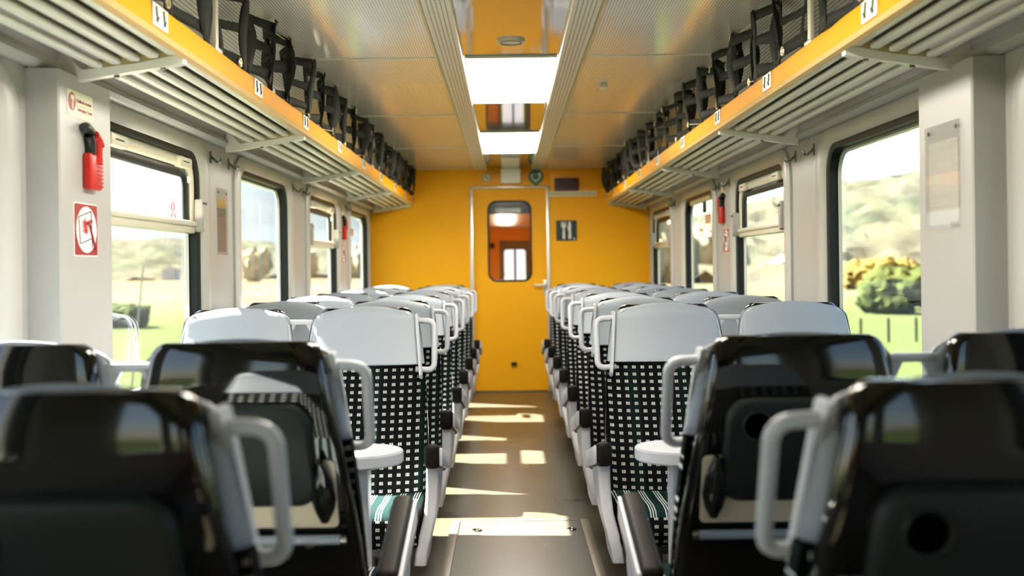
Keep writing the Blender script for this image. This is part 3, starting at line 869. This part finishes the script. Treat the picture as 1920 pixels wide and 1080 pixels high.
for s, side in ((-1, 'left'), (1, 'right')):
    net(s, -.45, 3.41, 'black luggage net above the %s rail, nearest section at the top edge' % side, 3 + s)
    net(s, 3.53, 7.37, 'black luggage net above the %s rail, middle section' % side, 13 + s)
    net(s, 7.47, 10.46, 'black luggage net above the %s rail, section against the yellow wall' % side, 23 + s)

# ================================================================== SEATS
YF = [(.36, -.36), (.45, -.325), (.6, -.245), (.83, -.125), (.95, -.078), (1.04, -.058), (1.08, -.05)]
YB0 = [(.18, -.25), (.25, -.226), (.38, -.172), (.6, -.082), (.86, .0101)]
def YBF(z): return interp(YB0, z) if z < .86 else .020 - 1.1 * (z - .955) ** 2
def WD(z):
    return interp([(.2, .232), (.38, .247), (.55, .248), (.7, .244), (.83, .236), (.95, .222), (1.03, .208), (1.1, .200)], z)
def section(w, yf, yb, r, bulge=0.0, n=5):
    cy, hh = (yf + yb) / 2, abs(yb - yf) / 2
    pts = rr(0, cy, w, hh, min(r, hh * .98), n)
    return [(x, y + (bulge * (x / w) ** 2 if y < cy else 0)) for x, y in densify(pts)]
def densify(pts):
    out = []
    for a, b in zip(pts, pts[1:] + pts[:1]):
        out.append(a)
        d = math.hypot(b[0] - a[0], b[1] - a[1])
        if d > .1:
            for i in range(1, 8): out.append((a[0] + (b[0] - a[0]) * i / 8, a[1] + (b[1] - a[1]) * i / 8))
    return out
def back_loft(bm, zs, wf, ff, bf, r, bulge=0):
    loft(bm, [[(x, y, z) for x, y in section(wf(z), ff(z), bf(z), r, bulge)] for z in zs])
def corner(z, ztop, R):                     # how far the outline has shrunk in a rounded top corner
    d = z - (ztop - R)
    return R - math.sqrt(max(0, R * R - d * d)) if d > 0 else 0

def seat_mesh_shell():
    bm = nb(); top = 1.055
    zs = [.20, .3, .4, .5, .6, .7, .77, .80, .83, .86, .9, .95, .99, 1.01, 1.022, 1.034, 1.043, 1.049, top]
    W = lambda z: WD(z) + .003 - .026 * max(0, min(1, (z - .55) / .42)) - corner(z, top + .003, .04)
    def FB(z): return YBF(z) - 0
    back_loft(bm, zs, W, lambda z: YBF(z) - .045 - .012 * max(0, min(1, (.84 - z) / .08)), FB, .02)
    return bm
def seat_mesh_head():
    bm = nb(); base, top = .835, 1.062
    zs = [base, base + .004, .86, .90, .95, 1.0]
    rings = []
    for z in zs:
        rings.append([(x, y, z - (.012 * (1 - (x / .22) ** 2) if z < .85 else 0) * 0) for x, y in section(WD(z) - .002 - (.006 if z == base else 0), interp(YF, z) - .012 + (.006 if z == base else 0), YBF(z) - .046, .035, .018)])
    for a in (0, .2, .4, .6, .75, .88, .96, 1.0):    # domed top
        z = 1.0 + (top - 1.0) * math.sin(a * pi / 2)
        w = WD(1.0) - .002 - .012 * a - .050 * (1 - cos(a * pi / 2))
        yf = interp(YF, 1.0) - .012 + .03 * (1 - cos(a * pi / 2)) + .012 * a
        yb = YBF(1.0) - .046 - .004 * a
        rings.append([(x, y, z - .034 * (x / .2) ** 2 * a) for x, y in section(w, yf, yb, .035, .018 * (1 - a * .5))])
    loft(bm, rings)
    return bm
def seat_mesh_back():
    bm = nb()
    zs = [.34, .36, .42, .5, .58, .66, .74, .80, .836]
    back_loft(bm, zs, lambda z: WD(z) - (.02 if z == .34 else 0), lambda z: interp(YF, z) + (.03 if z == .34 else 0), lambda z: YBF(z) - .046, .05, .045)
    return bm
def seat_mesh_cushion():
    bm = nb()
    prof = []                              # (y, z, inset) loop in profile, lofted across x
    path = [(-.30, .27), (-.66, .262), (-.695, .285), (-.712, .33), (-.705, .368), (-.68, .386), (-.62, .392), (-.5, .386), (-.36, .384), (-.30, .38)]
    rings = []
    for x, k in ((-.248, .80), (-.245, .92), (-.235, .985), (-.22, 1.0), (-.12, 1.0), (0, .995), (.12, 1.0), (.22, 1.0), (.235, .985), (.245, .92), (.248, .80)):
        c = (-.5, .325)
        rings.append([(x, c[0] + (y - c[0]) * (.93 + .07 * k if k < 1 else 1) , c[1] + (z - c[1]) * k) for y, z in path])
    loft(bm, rings)
    return bm
def seat_mesh_handle(sd):                   # sd: side of the seat the loop stands out to
    bm = nb()
    p = [(sd * .19, .0 - .035, 1.004), (sd * .272, -.035, 1.000), (sd * .272, -.10, .812), (sd * .20, -.10, .818)]
    tube(bm, fillet(p, .032, 6), .0115, 12)
    return bm
def seat_mesh_handle_plate(sd):
    bm = nb()
    pr = [(.03, 1.03), (-.045, 1.03), (-.06, .99), (-.13, .80), (-.115, .78), (-.09, .80), (-.01, .985)]
    prism(bm, pr, lambda u, v, t: (sd * (.195 + t + (.835 - v) * .09 + .018), u - .02, v), 0, .012)
    bmesh.ops.bevel(bm, geom=bm.edges[:], offset=.003, segments=2, affect='EDGES')
    return bm
def seat_mesh_pad(sd):
    bm = nb(); xs = sorted((sd * .266, sd * .322)); box(bm, xs[0], xs[1], -.60, -.17, .522, .606, .018, 4)
    for v in bm.verts: v.co.z += (v.co.y + .60) * -.21
    return bm
def seat_mesh_panel(sd):
    bm = nb()
    # side view outline (y, z): post under the pad flaring to a foot
    rows = [(.53, -.575, -.25, .0), (.48, -.575, -.30, .0), (.42, -.58, -.33, .002), (.36, -.60, -.36, .008), (.30, -.63, -.38, .022), (.25, -.645, -.40, .034), (.20, -.64, -.42, .040)]
    rings = []
    for z, ya, yb, dx in rows:
        x0, x1 = sd * (.272 - dx), sd * (.314 - dx)
        x0, x1 = min(x0, x1), max(x0, x1)
        rings.append([(x0 + (x1 - x0) / 2 + (u) , (ya + yb) / 2 + v, z) for u, v in rr(0, 0, (x1 - x0) / 2, (yb - ya) / 2, .010, 3)])
    loft(bm, rings)
    return bm
def seat_mesh_base():
    bm = nb()
    box(bm, -.2, .2, -.62, -.22, .22, .27, .01)
    box(bm, -.06, .06, -.5, -.3, .03, .23, .02)
    box(bm, -.1, .1, -.58, -.22, .0, .035, .01)
    return bm
def yb(z): return YBF(z)
def on_back(bm_pts, d):                     # (x, z, lift) -> point on the rear of the shell
    return [(x, yb(z) + d, z) for x, z in bm_pts]
def seat_mesh_tray():
    bm = nb()
    def outline(e):
        P = []
        for x, z in rr(0, .812, .160 + e, .114 + e, .045, 6): P.append((x * (1 + (.92 - z) * .25), z))
        return P
    rings = [on_back(outline(0), -.004), on_back(outline(0), .018), on_back(outline(-.006), .026), on_back(outline(-.012), .029)]
    loft(bm, rings)
    return bm
def make_seat(name, aisle, shape):
    """aisle: +1/-1 side of the seat the armrest and grab loop stand on; shape 'aisle'|'window'"""
    t = bpy.data.objects.new(name, None); COL.objects.link(t); t.empty_display_size = .1
    sh = finish('shell', seat_mesh_shell(), 'shell', t, angle=50)
    hr = finish('headrest', seat_mesh_head(), 'head', t, angle=60)
    for sg in (-1, 1):
        bm = nb()
        pts = [(sg * (WD(z) - .012), interp(YF, z) + .012, z) for z in (.84, .88, .92, .96, .99)] + [(sg * (WD(1.0) - .03 - .02 * k), interp(YF, 1.0) + .012, 1.02 + .014 * k) for k in (0, 1)]
        tube(bm, pts, .0035, 6)
        finish('piping', bm, 'grey', hr)
    finish('backrest', seat_mesh_back(), 'fabric', t, angle=60)
    finish('seat_cushion', seat_mesh_cushion(), 'cushion', t, angle=60)
    finish('seat_base', seat_mesh_base(), 'black', t)
    if shape == 'aisle':
        finish('grab_handle', seat_mesh_handle(aisle), 'grey', t)
        finish('handle_plate', seat_mesh_handle_plate(aisle), 'grey', t)
        ar = finish('armrest', seat_mesh_panel(aisle), 'grey', t)
        bm = nb(); xs = sorted((aisle * .319, aisle * .331)); box(bm, xs[0], xs[1], -.595, -.17, .53, .594, .005, 2)
        for v in bm.verts: v.co.z += (v.co.y + .60) * -.21
        finish('side_plate', bm, 'grey', ar)
        finish('armrest_pad', seat_mesh_pad(aisle), 'pad', ar)
    else:                                   # bar joining the window seat to its neighbour
        bm = nb()
        x0, x1 = sorted((aisle * .195, aisle * .298))
        box(bm, x0, x1, -.05, -.028, .992, 1.012, .006)
        for sx in (.205, .294):
            pr = [(sx, .994), (sx + (.024 if sx < .25 else -.024), .994), (sx + (.004 if sx < .25 else -.004), .952), (sx, .952)]
            prism(bm, [(aisle * a, b) for a, b in pr], lambda u, v, q: (u, -.046 + q, v), 0, .014)
        finish('grab_bar', bm, 'grey', t)
    return t
def add_back_fittings(t, cup_left):
    """fold-down tray, pocket and bar on the rear of a seat"""
    tr = finish('tray_table', seat_mesh_tray(), 'matte', t)
    bm = nb()
    # the seat is turned round, so its own +x lies to the left as seen
    cx, cz = .098, .868
    R = [(.034, .030), (.031, .033), (.028, .031), (.0275, .0295)]
    rings = [[(cx + r * cos(2 * pi * i / 28), yb(cz + r * sin(2 * pi * i / 28)) + l, cz + r * sin(2 * pi * i / 28)) for i in range(28)] for r, l in R]
    loft(bm, rings, cap=False); finish('cup_ring', bm, 'matte', tr)
    bm = nb(); rings = [[(cx + r * cos(2 * pi * i / 28), yb(cz + r * sin(2 * pi * i / 28)) + .0296, cz + r * sin(2 * pi * i / 28)) for i in range(28)] for r in (.0285, .004)]
    loft(bm, rings, cap=True); finish('cup_shade', bm, 'void', tr)  # flat black disc, paints the shade inside the cup hollow
    for sg in (-1, 1):
        bm = nb(); z0 = .69
        rows = [(.800, .006), (.785, .013), (.755, .023), (.715, .028), (.685, .021), (.66, .008)]
        loft(bm, [[(sg * .178 + u, yb(z) + .016 + v, z) for u, v in ell(0, 0, w, .016, 12)] for z, w in rows])
        finish('tray_arm', bm, 'shell', tr)
    bm = nb()
    P = lambda e: [(x, z) for x, z in rr(0, .722, .205 + e, .078 + e, .012, 3)]
    loft(bm, [on_back(P(0), -.006), on_back(P(0), .003), on_back(P(-.004), .005)]); finish('pocket', bm, 'pocket', t)
    bm = nb(); tube(bm, [(-.215, yb(.618) + .016, .618), (.215, yb(.618) + .016, .618)], .011, 12); br = finish('pocket_bar', bm, 'greydk', t)
    for sg in (-1, 1):
        bm = nb(); cyl(bm, (sg * .215, yb(.618) + .016, .618), (1, 0, 0), .0125, .014, 14); finish('bar_cap', bm, 'chrome', br)

AX, WX_ = .590, 1.094
D1, PITCH = 4.3, .90
protoA = {1: make_seat('train_seat', 1, 'aisle'), -1: make_seat('train_seat', -1, 'aisle')}
protoW = {1: make_seat('train_seat', 1, 'window'), -1: make_seat('train_seat', -1, 'window')}
used = set()
def place(proto, x, y, rz, label, group):
    if proto.name in used: o = copy_tree(proto)
    else: o = proto; used.add(proto.name)
    o.location = (x, y, 0); o.rotation_euler = (0, 0, rz)
    tag(o, label, 'seat', group)
    return o
for r in range(7):
    y = D1 + PITCH * r
    for s, side in ((-1, 'left'), (1, 'right')):
        rowtxt = 'first row behind the bay table' if r == 0 else ('last row by the yellow wall' if r == 6 else '%s row behind the bay table' % ORD[r])
        place(protoA[-s], s * AX, y, 0, 'grey headrest patterned seat %s of the aisle, aisle side, %s' % (side, rowtxt), 'seats facing the camera')
        place(protoW[-s], s * WX_, y, 0, 'grey headrest patterned seat by the %s windows, %s' % (side, rowtxt), 'seats facing the camera')
# seats seen from behind: copies turned round, with their rear fittings
for s, side in ((-1, 'left'), (1, 'right')):
    for y, w in ((2.3, 'behind the bay table'), (1.385, 'nearest the camera')):
        o = copy_tree(protoA[s]); o.location = (s * AX - (.018 if s < 0 else 0), y, 0); o.rotation_euler = (0, 0, pi)
        tag(o, 'black-backed seat seen from behind, %s of aisle, %s' % (side, w), 'seat', 'seats turned away from the camera')
        add_back_fittings(o, True)
    o = copy_tree(protoW[s]); o.location = (s * WX_, 2.3, 0); o.rotation_euler = (0, 0, pi)
    tag(o, 'black-backed seat seen from behind, beside the %s pillar' % side, 'seat', 'seats turned away from the camera')
    add_back_fittings(o, True)

# bay tables
def bay_table(s, side):
    t = thing('bay_table', 'light grey round-ended table between facing seats %s of the aisle' % side, 'table', (0, 3.27, 0), 0, 'bay tables')
    bm = nb()
    out = [(1.345, -.15), (.62, -.145)] + [(.50 - .145 * sin(a * pi / 2) if False else .49 + .14 * -sin(a), -.13 * cos(a)) for a in [pi * i / 10 for i in range(1, 10)]] + [(.62, .145), (1.345, .15)]
    prism(bm, [(s * x, y) for x, y in out], lambda u, v, q: (u, v, q), .622, .660)
    bmesh.ops.bevel(bm, geom=[e for e in bm.edges if abs(e.verts[0].co.z - e.verts[1].co.z) < 1e-6], offset=.004, segments=2, affect='EDGES')
    finish('tabletop', bm, 'grey', t, angle=35)
    bm = nb(); xs = sorted((s * .455, s * .50)); box(bm, xs[0], xs[1], -.05, .05, .0, .625, .006); finish('leg', bm, 'grey', t)
    bm = nb(); xs = sorted((s * .43, s * .53)); box(bm, xs[0], xs[1], -.08, .08, 0, .012, .004); finish('foot_plate', bm, 'steel', t)
bay_table(-1, 'left'); bay_table(1, 'right')

# ================================================================== OUTDOORS
GZ = -1.25
bm = nb()
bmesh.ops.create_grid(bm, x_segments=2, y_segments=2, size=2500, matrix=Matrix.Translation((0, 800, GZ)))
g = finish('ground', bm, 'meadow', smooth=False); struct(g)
def blob(bm, c, r, sub=2, amp=.25, seed=0):
    rnd = random.Random(seed)
    gg = bmesh.ops.create_icosphere(bm, subdivisions=sub, radius=1.0)
    ph = [rnd.uniform(0, 6) for _ in range(6)]
    for v in gg['verts']:
        d = v.co.normalized()
        k = 1 + rnd.uniform(-amp, amp) * .5 + amp * (sin(d.x * 5 + ph[0]) * sin(d.y * 5 + ph[1]) + .6 * sin(d.z * 8 + ph[2]) * sin(d.x * 9 + ph[3])) + rnd.uniform(-amp, amp) * .35
        v.co = Vector((c[0] + d.x * r[0] * k, c[1] + d.y * r[1] * k, c[2] + d.z * r[2] * k))
def ridge(name, m, f, y0, y1, x0, x1, nx, ny, label, rough):
    """hill surface: height f(x, y)"""
    rnd = random.Random(len(name)); bm = nb(); V = []
    for j in range(ny + 1):
        V.append([bm.verts.new((x0 + (x1 - x0) * i / nx, y0 + (y1 - y0) * j / ny, GZ + f(x0 + (x1 - x0) * i / nx, y0 + (y1 - y0) * j / ny) + rnd.uniform(-rough, rough))) for i in range(nx + 1)])
    for j in range(ny):
        for i in range(nx): bm.faces.new((V[j][i], V[j][i + 1], V[j + 1][i + 1], V[j + 1][i]))
    o = finish(name, bm, m); tag(o, label, 'hill', kind='structure'); return o
ss = lambda t: max(0, min(1, t)) ** 2 * (3 - 2 * max(0, min(1, t)))
ridge('hill', 'hill', lambda x, y: 88 * math.exp(-((x + 260) / 150) ** 2) * ss((y - 700) / 350) * (1 - .3 * ss((y - 1100) / 300)) + 30 * math.exp(-((x + 560) / 200) ** 2) * ss((y - 700) / 300), 690, 1500, -1000, 60, 60, 40, 'blue grey hill ridge seen through the left windows', 1.0)
ridge('hill', 'forest', lambda x, y: (33 * ss((x - 35) / 100) + 4 * sin(x * .031) + 3 * sin(y * .05)) * ss((y - 150) / 190), 145, 700, 20, 500, 130, 130, 'wooded autumn hillside seen through the right windows', 2.4)
ridge('hill', 'forest', lambda x, y: 17 * ss((y - 330) / 160) * (.8 + .2 * sin(x * .03)), 320, 690, -500, 15, 90, 50, 'low wooded slope below the ridge, left windows', 2.2)
def bush(x, y, r, h, m, label, grp, seed, nblob=6):
    rnd = random.Random(seed); bm = nb()
    for i in range(nblob):
        a = rnd.uniform(0, 6.3); q = rnd.uniform(0, r * .75)
        blob(bm, (x + q * cos(a), y + q * sin(a), GZ + h * rnd.uniform(.3, .62)), (r * .55, r * .55, h * .42), 3, .22, seed * 31 + i)
    o = finish('bush' if h < 3 else 'tree', bm, m); tag(o, label, 'bush' if h < 3 else 'tree', grp); return o
# right side hedge line, golden bushes and scrub
wordsx = ['first', 'second', 'third', 'fourth', 'fifth', 'sixth', 'seventh', 'eighth']
for i in range(8):
    yy = 100 + i * 7.0
    bush(.335 * yy + random.uniform(-1, 1) + i * .6, yy, 3.2, 3.0 + random.uniform(-.4, .8) * .0 - .2, 'goldbush', 'golden bush beyond the right windows, %s of the row from the near end' % wordsx[i], 'golden bushes in a row', 40 + i, 5)
for i in range(6):
    yy = 52 + i * 4.4
    bush(.36 * yy + random.uniform(-.6, .6), yy, 1.7, 2.1, 'bush', 'dark green scrub bush beyond the right windows, %s from the near end' % wordsx[i], 'scrub bushes by the meadow', 60 + i, 5)
for i, (px, d, hh) in enumerate(((-.305, 88, 9), (-.25, 95, 10), (-.2, 138, 11), (-.175, 108, 12), (-.145, 115, 10), (.15, 118, 11), (.185, 110, 12), (.225, 140, 12), (.26, 150, 12))):
    bush(px * d * (2.1 if px < 0 else 1.05), d * (2.7 if px < 0 else 1.35), hh * .38, hh * .8, 'treelt', 'pale autumn tree beyond the %s windows, %s counting from the left' % ('left' if px < 0 else 'right', wordsx[i] if i < 5 else wordsx[i - 5]), 'autumn trees outside', 80 + i, 7)
bush(-.355 * 48, 48, 1.3, 1.2, 'bush', 'small dark bush alone in the left meadow', None, 99, 4)
def house(x, y, w, d_, h, label):
    t = thing('house', label, 'house', (x, y, GZ), .3)
    bm = nb(); box(bm, -w / 2, w / 2, -d_ / 2, d_ / 2, 0, h); finish('wall', bm, 'render', t, smooth=False)
    bm = nb(); prism(bm, [(-w * .55, h), (w * .55, h), (0, h + w * .3)], lambda u, v, q: (u, q, v), -d_ * .55, d_ * .55); finish('roof', bm, 'rooftile', t, smooth=False)
    for xx in (-.25, .25):
        bm = nb(); box(bm, xx * w - .3, xx * w + .3, -d_ / 2 - .05, -d_ / 2 + .05, h * .4, h * .75); finish('window', bm, 'greydk', t, smooth=False)
house(-.312 * 320, 320, 5, 4.5, 3.0, 'small white house far off beyond the left windows')
house(.2575 * 230, 230, 5, 4.5, 2.8, 'small white house far off beyond the right windows')
for i in range(3):
    yy = 33.5; xx = 10.9 + i * .86
    bm = nb(); box(bm, xx - .035, xx + .035, yy - .035, yy + .035, GZ, GZ + .75, .01)
    o = finish('fence_post', bm, 'wood'); tag(o, 'dark wooden fence post in the right meadow, %s from the near end' % wordsx[i], 'post', 'meadow fence posts')
bm = nb(); tube(bm, [(-7.9, 22.5, GZ), (-7.62, 22.5, GZ + 2.6)], .022, 8)
o = finish('marker_pole', bm, 'pole'); tag(o, 'slanting white pole beside the track, left windows', 'pole')
